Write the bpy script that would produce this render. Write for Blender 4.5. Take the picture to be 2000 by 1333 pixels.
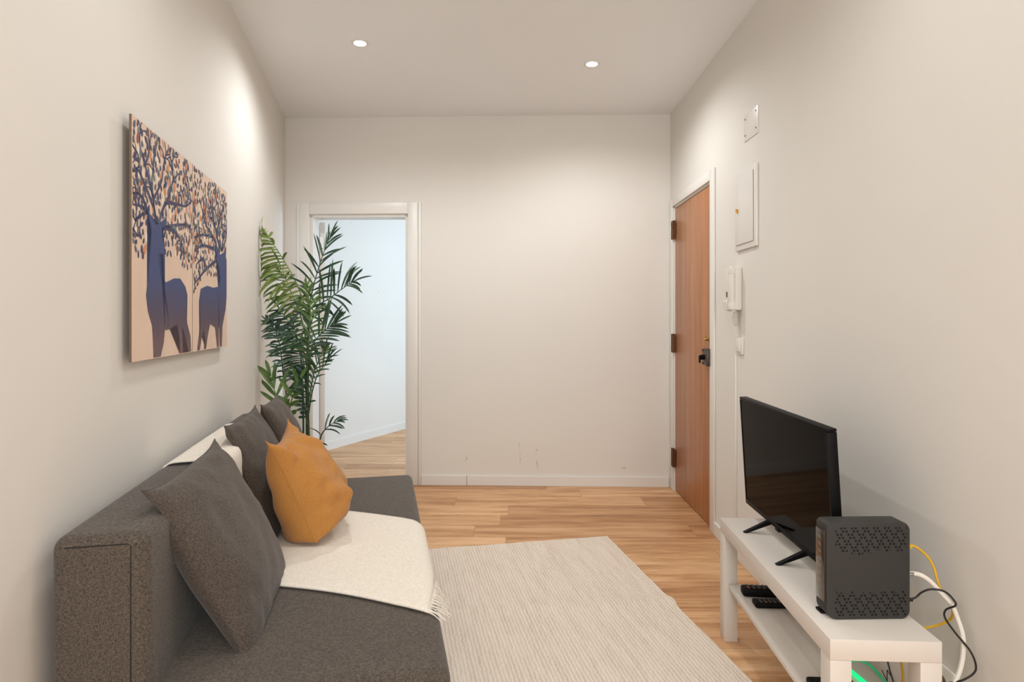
import bpy, bmesh, math, random
from mathutils import Vector, Matrix, Euler, noise
random.seed(7)
PI = math.pi
for o in list(bpy.data.objects): bpy.data.objects.remove(o)
scene = bpy.context.scene
C = scene.collection

# ---------------------------------------------------------------- camera
cam_data = bpy.data.cameras.new('camera'); cam = bpy.data.objects.new('camera', cam_data); C.objects.link(cam)
cam.location = (0, 0, 1.21); cam.rotation_euler = (PI/2, 0, 0)
cam_data.sensor_width = 36; cam_data.lens = 1180/2000*36; cam_data.shift_y = -0.02075
cam_data.clip_start = 0.02
scene.camera = cam
# ---------------------------------------------------------------- world
world = bpy.data.worlds.new('world'); scene.world = world; world.use_nodes = True
world.node_tree.nodes['Background'].inputs[0].default_value = (0.75, 0.87, 1.0, 1)
world.node_tree.nodes['Background'].inputs[1].default_value = 1.5
# ---------------------------------------------------------------- exposure
vs = scene.view_settings
vs.view_transform = 'Standard'; vs.look = 'None'; vs.gamma = 1; vs.use_curve_mapping = False
vs.exposure = 0.51
SPOT_COL = (0.965, 0.995, 1.0)
# downlights: x, y, watts
DOWNLIGHTS = [(-0.8165, 3.244, 36), (0.464, 3.509, 34), (-0.35, 1.55, 15), (0.52, 1.45, 12), (0.0, -0.55, 14), (0.62, -0.75, 10)]
H = 2.70
def light(name, kind, loc, rot, energy, col, **kw):
    d = bpy.data.lights.new(name, kind); d.energy = energy; d.color = col
    for k, v in kw.items(): setattr(d, k, v)
    o = bpy.data.objects.new(name, d); C.objects.link(o); o.location = loc; o.rotation_euler = rot
    return o
for i, (x, y, w) in enumerate(DOWNLIGHTS):
    light('downlight_beam', 'SPOT', (x, y, H-0.012), (0, 0, 0), w, SPOT_COL, spot_size=math.radians(162), spot_blend=0.7, shadow_soft_size=0.035)
# daylight entering through the next room's window, on its right-hand side
light('window_daylight', 'AREA', (1.28, 6.1, 1.55), (0, PI/2, 0), 35, (0.62, 0.82, 1.0), shape='RECTANGLE', size=1.5, size_y=1.7)
# added fill lamp behind the photographer, brightens the ceiling and near room
light('room_fill', 'AREA', (0.40, -1.93, 1.45), (PI/2, 0, 0), 34, (0.99, 1.0, 0.99), shape='RECTANGLE', size=1.0, size_y=1.3)

# ================================================================ materials
def lin(c):
    out = []
    for v in c:
        v = v/255
        out.append(v/12.92 if v <= 0.04045 else ((v+0.055)/1.055)**2.4)
    return (*out, 1)
class NT:
    def __init__(s, name):
        s.m = bpy.data.materials.new(name); s.m.use_nodes = True; s.t = s.m.node_tree; s.b = s.t.nodes['Principled BSDF']
    def n(s, typ, **kw):
        nd = s.t.nodes.new(typ)
        for k, v in kw.items():
            if k[0] == '_': nd.inputs[k[1:].replace('_', ' ')].default_value = v
            else: setattr(nd, k, v)
        return nd
    def l(s, a, b): s.t.links.new(a, b)
    def math(s, op, a, b=None, clamp=False):
        nd = s.t.nodes.new('ShaderNodeMath'); nd.operation = op; nd.use_clamp = clamp
        for i, v in enumerate((a, b)):
            if v is None: continue
            if hasattr(v, 'links'): s.l(v, nd.inputs[i])
            else: nd.inputs[i].default_value = v
        return nd.outputs[0]
    def mix(s, f, a, b):
        nd = s.t.nodes.new('ShaderNodeMix'); nd.data_type = 'RGBA'
        for i, v in ((0, f), (6, a), (7, b)):
            if hasattr(v, 'links'): s.l(v, nd.inputs[i])
            else: nd.inputs[i].default_value = v
        return nd.outputs[2]
    def bump(s, h, strength=0.3, dist=0.01):
        nd = s.n('ShaderNodeBump', _Strength=strength, _Distance=dist)
        s.l(h, nd.inputs['Height']); s.l(nd.outputs[0], s.b.inputs['Normal'])
    def coord(s, kind='Object', scale=(1, 1, 1)):
        tc = s.n('ShaderNodeTexCoord'); mp = s.n('ShaderNodeMapping'); mp.inputs['Scale'].default_value = scale
        s.l(tc.outputs[kind], mp.inputs[0]); return mp.outputs[0]
    def noise(s, vec, scale, detail=3, rough=0.5):
        nd = s.n('ShaderNodeTexNoise', _Scale=scale, _Detail=detail, _Roughness=rough); s.l(vec, nd.inputs['Vector']); return nd.outputs[0]
    def ramp(s, f, stops):
        nd = s.n('ShaderNodeValToRGB'); e = nd.color_ramp.elements
        while len(e) < len(stops): e.new(0.5)
        for el, (p, c) in zip(e, stops): el.position = p; el.color = c
        s.l(f, nd.inputs[0]); return nd.outputs[0]
def plain(name, col, rough=0.5, metal=0.0, emit=None, es=1, var=0.04, coat=0, spec=0.5):
    t = NT(name); c = lin(col)
    nz = t.noise(t.coord(), 9, 3)
    t.l(t.mix(nz, tuple(max(0, v*(1-var)) for v in c[:3])+(1,), tuple(min(1, v*(1+var)) for v in c[:3])+(1,)), t.b.inputs['Base Color'])
    t.b.inputs['Roughness'].default_value = rough; t.b.inputs['Metallic'].default_value = metal
    t.b.inputs['Coat Weight'].default_value = coat; t.b.inputs['Specular IOR Level'].default_value = spec
    if emit: t.b.inputs['Emission Color'].default_value = lin(emit); t.b.inputs['Emission Strength'].default_value = es
    return t.m
def wall_mat(name, col, scuffs=()):
    t = NT(name); v = t.coord()
    n1 = t.noise(v, 1.3, 4); c = lin(col)
    base = t.mix(n1, tuple(x*0.97 for x in c[:3])+(1,), tuple(min(1, x*1.02) for x in c[:3])+(1,))
    if scuffs:
        sep = t.n('ShaderNodeSeparateXYZ'); t.l(v, sep.inputs[0]); nz = t.noise(v, 60, 3, 0.7)
        for (sx, sz, rx, rz, tilt) in scuffs:
            dx = t.math('SUBTRACT', sep.outputs[0], sx); dz = t.math('SUBTRACT', sep.outputs[2], sz)
            dx = t.math('ADD', dx, t.math('MULTIPLY', dz, tilt))
            d = t.math('ADD', t.math('POWER', t.math('ABSOLUTE', t.math('DIVIDE', dx, rx)), 2), t.math('POWER', t.math('ABSOLUTE', t.math('DIVIDE', dz, rz)), 2))
            f = t.math('MULTIPLY', t.math('SUBTRACT', 1.0, d, True), t.math('MULTIPLY', t.math('SUBTRACT', nz, 0.42, True), 4.5, True), True)
            base = t.mix(t.math('MULTIPLY', f, 0.6), base, lin((128, 122, 118)))
    t.l(base, t.b.inputs['Base Color']); t.b.inputs['Roughness'].default_value = 0.75
    t.bump(t.noise(v, 180, 3), 0.05, 0.003)
    return t.m
def floor_mat():
    t = NT('oak_laminate')
    tc = t.n('ShaderNodeTexCoord'); sep = t.n('ShaderNodeSeparateXYZ'); t.l(tc.outputs['Object'], sep.inputs[0])
    x, y = sep.outputs[0], sep.outputs[1]
    W, L = 0.19, 1.25
    yr = t.math('DIVIDE', t.math('ADD', y, 0.06), W); row = t.math('FLOOR', yr)
    wn = t.n('ShaderNodeTexWhiteNoise', noise_dimensions='1D'); t.l(row, wn.inputs['W'])
    xr = t.math('ADD', t.math('DIVIDE', x, L), t.math('MULTIPLY', wn.outputs['Value'], 7.3)); col = t.math('FLOOR', xr)
    cmb = t.n('ShaderNodeCombineXYZ'); t.l(row, cmb.inputs[0]); t.l(col, cmb.inputs[1])
    wn2 = t.n('ShaderNodeTexWhiteNoise', noise_dimensions='2D'); t.l(cmb.outputs[0], wn2.inputs['Vector'])
    # grain coordinates stretched along the plank, shifted for each plank
    gx = t.math('ADD', t.math('MULTIPLY', x, 1.0), t.math('MULTIPLY', wn2.outputs['Value'], 37.0))
    gv = t.n('ShaderNodeCombineXYZ'); t.l(t.math('MULTIPLY', gx, 0.10), gv.inputs[0]); t.l(y, gv.inputs[1]); t.l(t.math('MULTIPLY', wn2.outputs['Value'], 9.0), gv.inputs[2])
    g1 = t.noise(gv.outputs[0], 16, 6, 0.62)
    g2 = t.noise(gv.outputs[0], 70, 4, 0.7)
    gm = t.math('ADD', t.math('MULTIPLY', g1, 0.75), t.math('MULTIPLY', g2, 0.25))
    c = t.ramp(gm, [(0.30, lin((146, 103, 68))), (0.42, lin((198, 150, 106))), (0.55, lin((226, 182, 138))), (0.70, lin((238, 202, 164)))])
    tone = t.mix(wn2.outputs['Value'], lin((212, 194, 176)), lin((255, 252, 248)))
    mul = t.n('ShaderNodeMix', data_type='RGBA', blend_type='MULTIPLY'); mul.inputs[0].default_value = 0.8
    t.l(c, mul.inputs[6]); t.l(tone, mul.inputs[7]); c = mul.outputs[2]
    # knots
    kv = t.n('ShaderNodeCombineXYZ'); t.l(t.math('MULTIPLY', gx, 0.45), kv.inputs[0]); t.l(y, kv.inputs[1])
    kn = t.noise(kv.outputs[0], 9, 2); c = t.mix(t.math('MULTIPLY', t.math('SUBTRACT', kn, 0.68, True), 4.0, True), c, lin((122, 82, 50)))
    fy = t.math('FRACT', yr); fx = t.math('FRACT', xr)
    ey = t.math('MINIMUM', fy, t.math('SUBTRACT', 1.0, fy)); ex = t.math('MINIMUM', fx, t.math('SUBTRACT', 1.0, fx))
    seam = t.math('MAXIMUM', t.math('LESS_THAN', ey, 0.008), t.math('LESS_THAN', ex, 0.0013))
    c = t.mix(t.math('MULTIPLY', seam, 0.45), c, lin((110, 76, 48)))
    t.l(c, t.b.inputs['Base Color']); t.b.inputs['Roughness'].default_value = 0.42
    t.b.inputs['Specular IOR Level'].default_value = 0.35
    t.bump(t.math('SUBTRACT', gm, seam), 0.08, 0.002)
    return t.m
def fabric(name, dark, light_, sc=420, bump=0.5, lo=0.35, hi=0.65, rough=0.95, broad=0.0):
    t = NT(name); v = t.coord()
    wx = t.noise(t.coord(scale=(1, 1, 0.45)), sc, 3); wz = t.noise(t.coord(scale=(0.45, 0.45, 1)), sc, 3)
    f = t.math('MULTIPLY', t.math('ADD', wx, wz), 0.5)
    f2 = t.ramp(f, [(lo, (0, 0, 0, 1)), (hi, (1, 1, 1, 1))])
    c = t.mix(f2, lin(dark), lin(light_))
    if broad: c = t.mix(t.math('MULTIPLY', t.noise(v, 7, 3), broad), c, lin(dark))
    t.l(c, t.b.inputs['Base Color']); t.b.inputs['Roughness'].default_value = rough
    t.b.inputs['Specular IOR Level'].default_value = 0.2; t.b.inputs['Sheen Weight'].default_value = 0.15
    t.bump(f, bump, 0.002)
    return t.m
def rug_mat():
    t = NT('woven_rug'); v = t.coord()
    w1 = t.n('ShaderNodeTexWave', wave_type='BANDS', bands_direction='X', _Scale=22.0, _Distortion=3.0, _Detail=2.0); w1.inputs['Detail Scale'].default_value = 3
    t.l(v, w1.inputs[0])
    w2 = t.n('ShaderNodeTexWave', wave_type='BANDS', bands_direction='Y', _Scale=55.0, _Distortion=2.0, _Detail=2.0); t.l(v, w2.inputs[0])
    n3 = t.noise(t.coord(scale=(1, 0.12, 1)), 45, 3, 0.6); n4 = t.noise(v, 3, 3)
    f = t.math('ADD', t.math('MULTIPLY', w1.outputs['Fac'], 0.28), t.math('MULTIPLY', w2.outputs['Fac'], 0.2))
    f = t.math('ADD', f, t.math('MULTIPLY', n3, 0.52))
    c = t.ramp(f, [(0.25, lin((198, 180, 162))), (0.46, lin((223, 208, 193))), (0.75, lin((238, 227, 215)))])
    c = t.mix(t.math('MULTIPLY', n4, 0.35), c, lin((221, 205, 190)))
    spots = t.noise(v, 14, 1); c = t.mix(t.math('MULTIPLY', t.math('SUBTRACT', spots, 0.79, True), 18, True), c, lin((120, 105, 90)))
    t.l(c, t.b.inputs['Base Color']); t.b.inputs['Roughness'].default_value = 1.0; t.b.inputs['Specular IOR Level'].default_value = 0.1
    t.bump(f, 0.55, 0.004)
    return t.m
def wood_door_mat():
    t = NT('door_veneer')
    n1 = t.noise(t.coord(scale=(6, 6, 0.35)), 3.0, 5, 0.6); n2 = t.noise(t.coord(scale=(30, 30, 0.8)), 6.0, 3)
    f = t.math('ADD', t.math('MULTIPLY', n1, 0.7), t.math('MULTIPLY', n2, 0.3))
    t.l(t.ramp(f, [(0.3, lin((148, 92, 54))), (0.5, lin((173, 113, 70))), (0.7, lin((190, 131, 86)))]), t.b.inputs['Base Color'])
    t.b.inputs['Roughness'].default_value = 0.32; return t.m
def leaf_mat(name, a, b):
    t = NT(name)
    oi = t.n('ShaderNodeObjectInfo'); nz = t.noise(t.coord(), 14, 2)
    c = t.mix(t.ramp(nz, [(0.35, (0, 0, 0, 1)), (0.65, (1, 1, 1, 1))]), lin(a), lin(b))
    t.l(c, t.b.inputs['Base Color']); t.b.inputs['Roughness'].default_value = 0.42
    return t.m
def router_mat():
    t = NT('router_plastic_vents'); tc = t.n('ShaderNodeTexCoord'); sep = t.n('ShaderNodeSeparateXYZ'); t.l(tc.outputs['Object'], sep.inputs[0])
    x, z = sep.outputs[0], sep.outputs[2]
    # triangular lattice of round holes
    P = 0.0094
    rz = t.math('DIVIDE', z, P*0.866); row = t.math('FLOOR', rz); odd = t.math('MULTIPLY', t.math('MODULO', row, 2.0), 0.5)
    cx = t.math('SUBTRACT', t.math('FRACT', t.math('ADD', t.math('DIVIDE', x, P), t.math('ADD', odd, 50.0))), 0.5)
    cz = t.math('MULTIPLY', t.math('SUBTRACT', t.math('FRACT', rz), 0.5), 0.866)
    dist = t.math('SQRT', t.math('ADD', t.math('MULTIPLY', cx, cx), t.math('MULTIPLY', cz, cz)))
    hole = t.math('LESS_THAN', dist, 0.33)
    # one hole in each honeycomb cell stays closed
    clm = t.math('FLOOR', t.math('ADD', t.math('DIVIDE', x, P), t.math('ADD', odd, 50.0)))
    skip = t.math('LESS_THAN', t.math('MODULO', t.math('ADD', clm, row), 3.0), 0.5)
    hole = t.math('MULTIPLY', hole, t.math('SUBTRACT', 1.0, skip))
    nz = t.noise(t.coord(scale=(1, 0, 1)), 28, 2)
    wob = t.math('MULTIPLY', t.math('SUBTRACT', nz, 0.5), 0.075)
    low = t.math('LESS_THAN', t.math('ADD', z, wob), 0.068)
    high = t.math('GREATER_THAN', t.math('ADD', z, wob), 0.172)
    inx = t.math('LESS_THAN', t.math('ABSOLUTE', t.math('ADD', x, -0.006)), 0.092)
    inz = t.math('MULTIPLY', t.math('GREATER_THAN', z, 0.010), t.math('LESS_THAN', z, 0.234))
    m = t.math('MULTIPLY', t.math('MULTIPLY', hole, t.math('MAXIMUM', low, high)), t.math('MULTIPLY', inx, inz))
    t.l(t.mix(m, lin((56, 54, 52)), lin((5, 5, 5))), t.b.inputs['Base Color']); t.b.inputs['Roughness'].default_value = 0.6
    t.bump(t.math('SUBTRACT', 1.0, m), 0.3, 0.002); t.b.inputs['Specular IOR Level'].default_value = 0.25
    return t.m

M = {}
M['wall'] = wall_mat('wall_paint', (227, 222, 215))
M['wall_back'] = wall_mat('back_wall_paint', (227, 222, 215), [(1.73, 0.292, 0.006, 0.03, 0.1), (1.86, 0.155, 0.010, 0.05, 0.1), (1.855, 0.25, 0.008, 0.03, -0.3), (2.49, 0.135, 0.03, 0.014, 0.0), (1.735, 0.20, 0.006, 0.05, 0.0), (1.34, 0.19, 0.012, 0.03, -0.3)])
M['wall_hall'] = wall_mat('hall_wall_paint', (227, 222, 215), [(0.289, 2.155, 0.012, 0.012, 0), (0.11, 1.526, 0.013, 0.013, 0), (0.726, 1.503, 0.010, 0.014, 0)])
M['ceiling'] = wall_mat('ceiling_paint', (243, 244, 244))
M['trim'] = plain('white_lacquer', (230, 226, 220), 0.35, var=0.01)
M['floor'] = floor_mat()
M['rug'] = rug_mat()
M['sofa'] = fabric('charcoal_melange', (56, 49, 44), (104, 94, 84), 380, 0.4)
M['cushion'] = fabric('cushion_melange', (54, 47, 42), (100, 89, 80), 430, 0.35)
M['mustard'] = fabric('mustard_linen', (172, 115, 54), (196, 139, 76), 500, 0.25, broad=0.3)
M['throw'] = fabric('cream_wool', (224, 213, 198), (243, 235, 223), 300, 0.4)
M['seam'] = plain('dark_thread', (30, 26, 24), 0.9)
M['door'] = wood_door_mat()
M['bronze'] = plain('dark_bronze', (74, 64, 56), 0.4, 0.7)
M['hinge'] = plain('hinge_brown', (112, 78, 50), 0.4, 0.6)
M['brass'] = plain('brass', (206, 165, 90), 0.25, 1.0)
M['steel'] = plain('steel', (170, 170, 172), 0.3, 1.0)
M['white_plastic'] = plain('white_plastic', (228, 222, 214), 0.4, var=0.01)
M['bench'] = plain('white_foil', (218, 210, 201), 0.38, var=0.01)
M['black'] = plain('black_plastic', (14, 13, 13), 0.5, spec=0.12)
M['screen'] = plain('screen_glass', (9, 8, 8), 0.05, var=0.0, spec=0.03)
M['router'] = router_mat()
M['router_gloss'] = plain('router_gloss_strip', (62, 52, 44), 0.12, coat=0.6)
M['mark'] = plain('printed_mark', (140, 130, 116), 0.5)
M['yellow'] = plain('yellow_cable', (214, 170, 40), 0.4)
M['white_cable'] = plain('white_cable', (232, 226, 216), 0.4)
M['black_cable'] = plain('black_cable', (24, 20, 20), 0.45)
M['green_glow'] = plain('green_led', (20, 200, 120), 0.4, emit=(10, 225, 130), es=0.8)
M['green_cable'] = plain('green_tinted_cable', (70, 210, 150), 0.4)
M['canvas'] = plain('canvas_tan', (223, 197, 177), 0.85, var=0.08)
M['canvas_edge'] = plain('canvas_edge', (112, 92, 76), 0.85)
M['leaf_dark'] = leaf_mat('palm_leaf_dark', (24, 56, 40), (56, 90, 64))
M['leaf_light'] = leaf_mat('palm_leaf_light', (92, 116, 48), (128, 144, 74))
M['leaf_mid'] = leaf_mat('palm_leaf_mid', (62, 92, 40), (92, 122, 58))
M['stem'] = plain('palm_stem', (40, 66, 36), 0.5, var=0.2)
M['pot'] = plain('dark_pot', (60, 56, 54), 0.6)
M['soil'] = plain('soil', (46, 36, 28), 0.95, var=0.3)
M['led'] = plain('lamp_diffuser', (255, 250, 240), 0.5, emit=(255, 246, 232), es=30)
M['reflector'] = plain('lamp_reflector', (225, 225, 222), 0.25, 0.6)
M['window_frame'] = plain('window_white', (235, 235, 235), 0.4)
def glass_mat():
    t = NT('window_glass'); t.b.inputs['Transmission Weight'].default_value = 1; t.b.inputs['Roughness'].default_value = 0.0; t.b.inputs['IOR'].default_value = 1.02
    t.b.inputs['Base Color'].default_value = (0.95, 0.98, 1, 1); return t.m
M['glass'] = glass_mat()

# ================================================================ mesh helpers
def bx(bm, c, s, bevel=0.0, seg=2, rot=None, mi=0):
    vs0 = set(bm.verts)
    r = bmesh.ops.create_cube(bm, size=1.0)
    vv = r['verts']
    bmesh.ops.scale(bm, vec=s, verts=vv)
    if bevel:
        ee = list({e for v in vv for e in v.link_edges})
        rr = bmesh.ops.bevel(bm, geom=ee, offset=bevel, segments=seg, profile=0.5, affect='EDGES')
        vv = [v for v in bm.verts if v not in vs0]
    mat = Matrix.Translation(c)
    if rot is not None: mat = mat @ rot
    bmesh.ops.transform(bm, matrix=mat, verts=vv)
    if mi:
        for v in vv:
            for f in v.link_faces: f.material_index = mi
    return vv
def cyl(bm, c, r, h, axis='Z', seg=24, r2=None, mi=0, rot=None):
    rt = {'Z': Matrix.Identity(4), 'X': Matrix.Rotation(PI/2, 4, 'Y'), 'Y': Matrix.Rotation(PI/2, 4, 'X')}[axis]
    if rot is not None: rt = rot @ rt
    q = bmesh.ops.create_cone(bm, cap_ends=True, segments=seg, radius1=r, radius2=r if r2 is None else r2, depth=h, matrix=Matrix.Translation(c) @ rt)
    if mi:
        for v in q['verts']:
            for f in v.link_faces: f.material_index = mi
    return q['verts']
def prism(bm, pts, depth, axis='Y', off=0.0, mi=0):
    """closed polygon of 2-D points extruded along axis ('Y': points are x,z; 'Z': x,y; 'X': y,z)"""
    def P(a, b, d):
        return {'Y': (a, d, b), 'Z': (a, b, d), 'X': (d, a, b)}[axis]
    A = [bm.verts.new(P(a, b, off)) for a, b in pts]; B = [bm.verts.new(P(a, b, off+depth)) for a, b in pts]
    n = len(pts); fs = [bm.faces.new(A[::-1]), bm.faces.new(B)]
    for i in range(n): fs.append(bm.faces.new((A[i], A[(i+1) % n], B[(i+1) % n], B[i])))
    for f in fs: f.material_index = mi
    bmesh.ops.recalc_face_normals(bm, faces=fs)
    return A+B
def spline(pts, n=8):
    pts = [Vector(p) for p in pts]; out = []
    for i in range(len(pts)-1):
        p0 = pts[max(i-1, 0)]; p1 = pts[i]; p2 = pts[i+1]; p3 = pts[min(i+2, len(pts)-1)]
        for k in range(n):
            t = k/n
            out.append(0.5*((2*p1)+(-p0+p2)*t+(2*p0-5*p1+4*p2-p3)*t*t+(-p0+3*p1-3*p2+p3)*t**3))
    out.append(pts[-1]); return out
def tube(bm, pts, r, seg=8, smooth=8, r_end=None):
    if smooth: pts = spline(pts, smooth)
    else: pts = [Vector(p) for p in pts]
    rings = []; N = len(pts); up = Vector((0, 0, 1)); prev = None
    for i, p in enumerate(pts):
        t = (pts[min(i+1, N-1)]-pts[max(i-1, 0)]).normalized()
        if prev is None:
            a = t.cross(up if abs(t.z) < 0.9 else Vector((1, 0, 0))).normalized()
        else:
            a = (prev - t*prev.dot(t)).normalized()
        prev = a; b = t.cross(a)
        rr = r if r_end is None else r+(r_end-r)*i/(N-1)
        rings.append([bm.verts.new(p+(a*math.cos(2*PI*k/seg)+b*math.sin(2*PI*k/seg))*rr) for k in range(seg)])
    for i in range(N-1):
        for k in range(seg):
            bm.faces.new((rings[i][k], rings[i][(k+1) % seg], rings[i+1][(k+1) % seg], rings[i+1][k]))
    bm.faces.new(rings[0][::-1]); bm.faces.new(rings[-1])
def lathe(bm, prof, c=(0, 0, 0), seg=32):
    c = Vector(c); rings = []
    for r, z in prof:
        if r < 1e-5: rings.append([bm.verts.new(c+Vector((0, 0, z)))])
        else: rings.append([bm.verts.new(c+Vector((r*math.cos(2*PI*k/seg), r*math.sin(2*PI*k/seg), z))) for k in range(seg)])
    for a, b in zip(rings, rings[1:]):
        for k in range(seg):
            k2 = (k+1) % seg
            if len(a) == 1 and len(b) > 1: bm.faces.new((a[0], b[k], b[k2]))
            elif len(b) == 1 and len(a) > 1: bm.faces.new((a[k], a[k2], b[0]))
            elif len(a) > 1: bm.faces.new((a[k], a[k2], b[k2], b[k]))
def obj(name, bm, m, parent=None, smooth=True, angle=40):
    me = bpy.data.meshes.new(name)
    bmesh.ops.recalc_face_normals(bm, faces=bm.faces[:]) if smooth != 'raw' else None
    if smooth:
        for f in bm.faces: f.smooth = True
        for e in bm.edges:
            if len(e.link_faces) == 2 and e.calc_face_angle(0) > math.radians(angle): e.smooth = False
    bm.to_mesh(me); bm.free()
    o = bpy.data.objects.new(name, me); C.objects.link(o)
    for mm in (m if isinstance(m, (list, tuple)) else [m]): me.materials.append(M[mm] if isinstance(mm, str) else mm)
    if parent: o.parent = parent
    return o
def NB(): return bmesh.new()
def thing(name, label, cat, loc=(0, 0, 0), rotz=0, group=None):
    o = bpy.data.objects.new(name, None); C.objects.link(o); o.empty_display_size = 0.1
    o.location = loc; o.rotation_euler = (0, 0, rotz); o['label'] = label; o['category'] = cat
    if group: o['group'] = group
    return o
def tag(o, label, cat, group=None):
    o['label'] = label; o['category'] = cat
    if group: o['group'] = group
    return o
def struct(name, bm, m, parent=None, loc=(0, 0, 0), rotz=0, smooth=False):
    o = obj(name, bm, m, parent, smooth); o.location = loc; o.rotation_euler = (0, 0, rotz)
    if parent is None: o['kind'] = 'structure'
    return o
def struct_empty(name, loc, rotz=0):
    o = bpy.data.objects.new(name, None); C.objects.link(o); o.location = loc; o.rotation_euler = (0, 0, rotz); o['kind'] = 'structure'; o.empty_display_size = 0.1
    return o

# ================================================================ the setting
TH = math.atan2(0.2112, 0.9774)          # the left wall is turned by about 12 degrees
WL = Vector((-0.7111, 0, 0))             # a point on its foot; local +y runs along it, local +x points into the room
def wl(d, s, z=0.0): return Vector((WL.x-0.2112*s+0.9774*d, 0.9774*s+0.2112*d, z))
BA = -0.0315                             # the back wall, nearly square to the view
BL = Vector((-1.6755, 4.463, 0))
XR = 1.147
YF = -2.0
def slab(bm, x0, x1, y0, y1, z0, z1): bx(bm, ((x0+x1)/2, (y0+y1)/2, (z0+z1)/2), (x1-x0, y1-y0, z1-z0))
# back wall, local x along it, local +y away from the room
bm = NB()
slab(bm, -0.14, 0.186, 0, 0.12, 0, H); slab(bm, 0.914, 3.0, 0, 0.12, 0, H); slab(bm, 0.186, 0.914, 0, 0.12, 1.985, H)
struct('wall_back', bm, 'wall_back', None, BL, BA)
# left wall
bm = NB(); slab(bm, -0.12, 0, -2.3, 4.72, 0, H); struct('wall_left', bm, 'wall', None, WL, TH)
# right wall with the entry door's opening
bm = NB()
DY0, DY1, DZ = 3.475, 4.285, 2.012
slab(bm, 0, 0.14, YF-0.1, DY0, 0, H); slab(bm, 0, 0.14, DY1, 4.5, 0, H); slab(bm, 0, 0.14, DY0, DY1, DZ, H)
struct('wall_right', bm, 'wall', None, (XR, 0, 0))
# front wall behind the photographer with an added window opening for the fill light
bm = NB()
slab(bm, -0.6, -0.12, -0.12, 0, 0, H); slab(bm, 0.92, 1.3, -0.12, 0, 0, H); slab(bm, -0.12, 0.92, -0.12, 0, 0, 0.78); slab(bm, -0.12, 0.92, -0.12, 0, 2.12, H)
struct('wall_front', bm, 'wall', None, (0, YF, 0))
def window(name, loc, rotz, w, h):
    """frame in the local xz plane centred on loc"""
    t = struct_empty(name, loc, rotz)
    bm = NB(); f = 0.05
    bx(bm, (-w/2+f/2, 0, 0), (f, 0.06, h), 0.004); bx(bm, (w/2-f/2, 0, 0), (f, 0.06, h), 0.004)
    bx(bm, (0, 0, h/2-f/2), (w-2*f, 0.06, f), 0.004); bx(bm, (0, 0, -h/2+f/2), (w-2*f, 0.06, f), 0.004); bx(bm, (0, 0, 0), (f, 0.05, h-2*f), 0.004)
    fr = obj('window_frame', bm, 'window_frame', t)
    bm = NB(); bx(bm, (0, 0, 0), (w-2*f, 0.006, h-2*f)); obj('window_pane', bm, 'glass', t, False)
    bm = NB(); bx(bm, (0, 0.05, -h/2-0.015), (w+0.08, 0.16, 0.03), 0.004); obj('window_sill', bm, 'trim', t)
window('window_1', (0.40, YF-0.07, 1.45), 0, 1.04, 1.34)  # unseen window, added to go with the fill lamp
# floor and ceiling run on into the next room
bm = NB(); slab(bm, -3.4, 1.6, -2.2, 8.4, -0.1, 0); struct('floor', bm, 'floor')
bm = NB(); slab(bm, -3.4, 1.6, -2.2, 8.4, H, H+0.1); struct('ceiling', bm, 'ceiling')
# next room seen through the doorway
HD = math.atan2(6.77-5.64, -1.16+1.70)
bm = NB(); slab(bm, -1.35, 2.9, 0, 0.12, 0, H); struct('wall_hall_left', bm, 'wall_hall', None, (-1.70, 5.64, 0), HD)
bm = NB(); slab(bm, -1.35, 2.9, -0.014, 0, 0, 0.075); struct('baseboard_hall_left', bm, 'trim', None, (-1.70, 5.64, 0), HD)
bm = NB(); slab(bm, -1.2, 1.5, 8.1, 8.22, 0, H); struct('wall_hall_far', bm, 'wall')
bm = NB(); slab(bm, 1.3, 1.42, 4.5, 5.2, 0, H); slab(bm, 1.3, 1.42, 7.0, 8.2, 0, H); slab(bm, 1.3, 1.42, 5.2, 7.0, 0, 0.75); slab(bm, 1.3, 1.42, 5.2, 7.0, 2.4, H)
struct('wall_hall_right', bm, 'wall')
window('window_2', (1.36, 6.1, 1.575), PI/2, 1.8, 1.65)
# baseboards
bm = NB(); bx(bm, ((1.012+1.345)/2, -0.007, 0.036), (1.345-1.012, 0.014, 0.072), 0.002); bx(bm, ((1.348+2.815)/2, -0.007, 0.036), (2.815-1.348, 0.014, 0.072), 0.002)
struct('baseboard_back', bm, 'trim', None, BL, BA)
bm = NB(); bx(bm, (0.007, 1.2, 0.036), (0.014, 6.5, 0.072), 0.002); struct('baseboard_left', bm, 'trim', None, WL, TH)
bm = NB(); bx(bm, (-0.007, (YF+3.40)/2, 0.036), (0.014, 3.40-YF, 0.072), 0.002); struct('baseboard_right', bm, 'trim', None, (XR, 0, 0))

# ---- white doorway in the back wall (door_2) and its opened leaf
d2 = struct_empty('door_2', BL, BA)
bm = NB()
bx(bm, (0.149, -0.008, 1.035), (0.074, 0.016, 2.07), 0.003); bx(bm, (0.951, -0.008, 1.035), (0.074, 0.016, 2.07), 0.003)
bx(bm, (1.0, -0.006, 1.037), (0.022, 0.012, 2.075), 0.003)
bx(bm, (0.10, -0.006, 1.037), (0.022, 0.012, 2.075), 0.003)
bx(bm, (0.55, -0.008, 2.0285), (0.728, 0.016, 0.083), 0.003)
obj('casing', bm, 'trim', d2)
bm = NB()
bx(bm, (0.196, 0.068, 0.99), (0.02, 0.13, 1.98)); bx(bm, (0.904, 0.068, 0.99), (0.02, 0.13, 1.98)); bx(bm, (0.55, 0.068, 1.977), (0.728, 0.13, 0.02))
obj('door_jamb', bm, 'trim', d2, False)
bm = NB(); bx(bm, (0.02, 0.36, 0.985), (0.038, 0.70, 1.94), 0.002)
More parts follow.
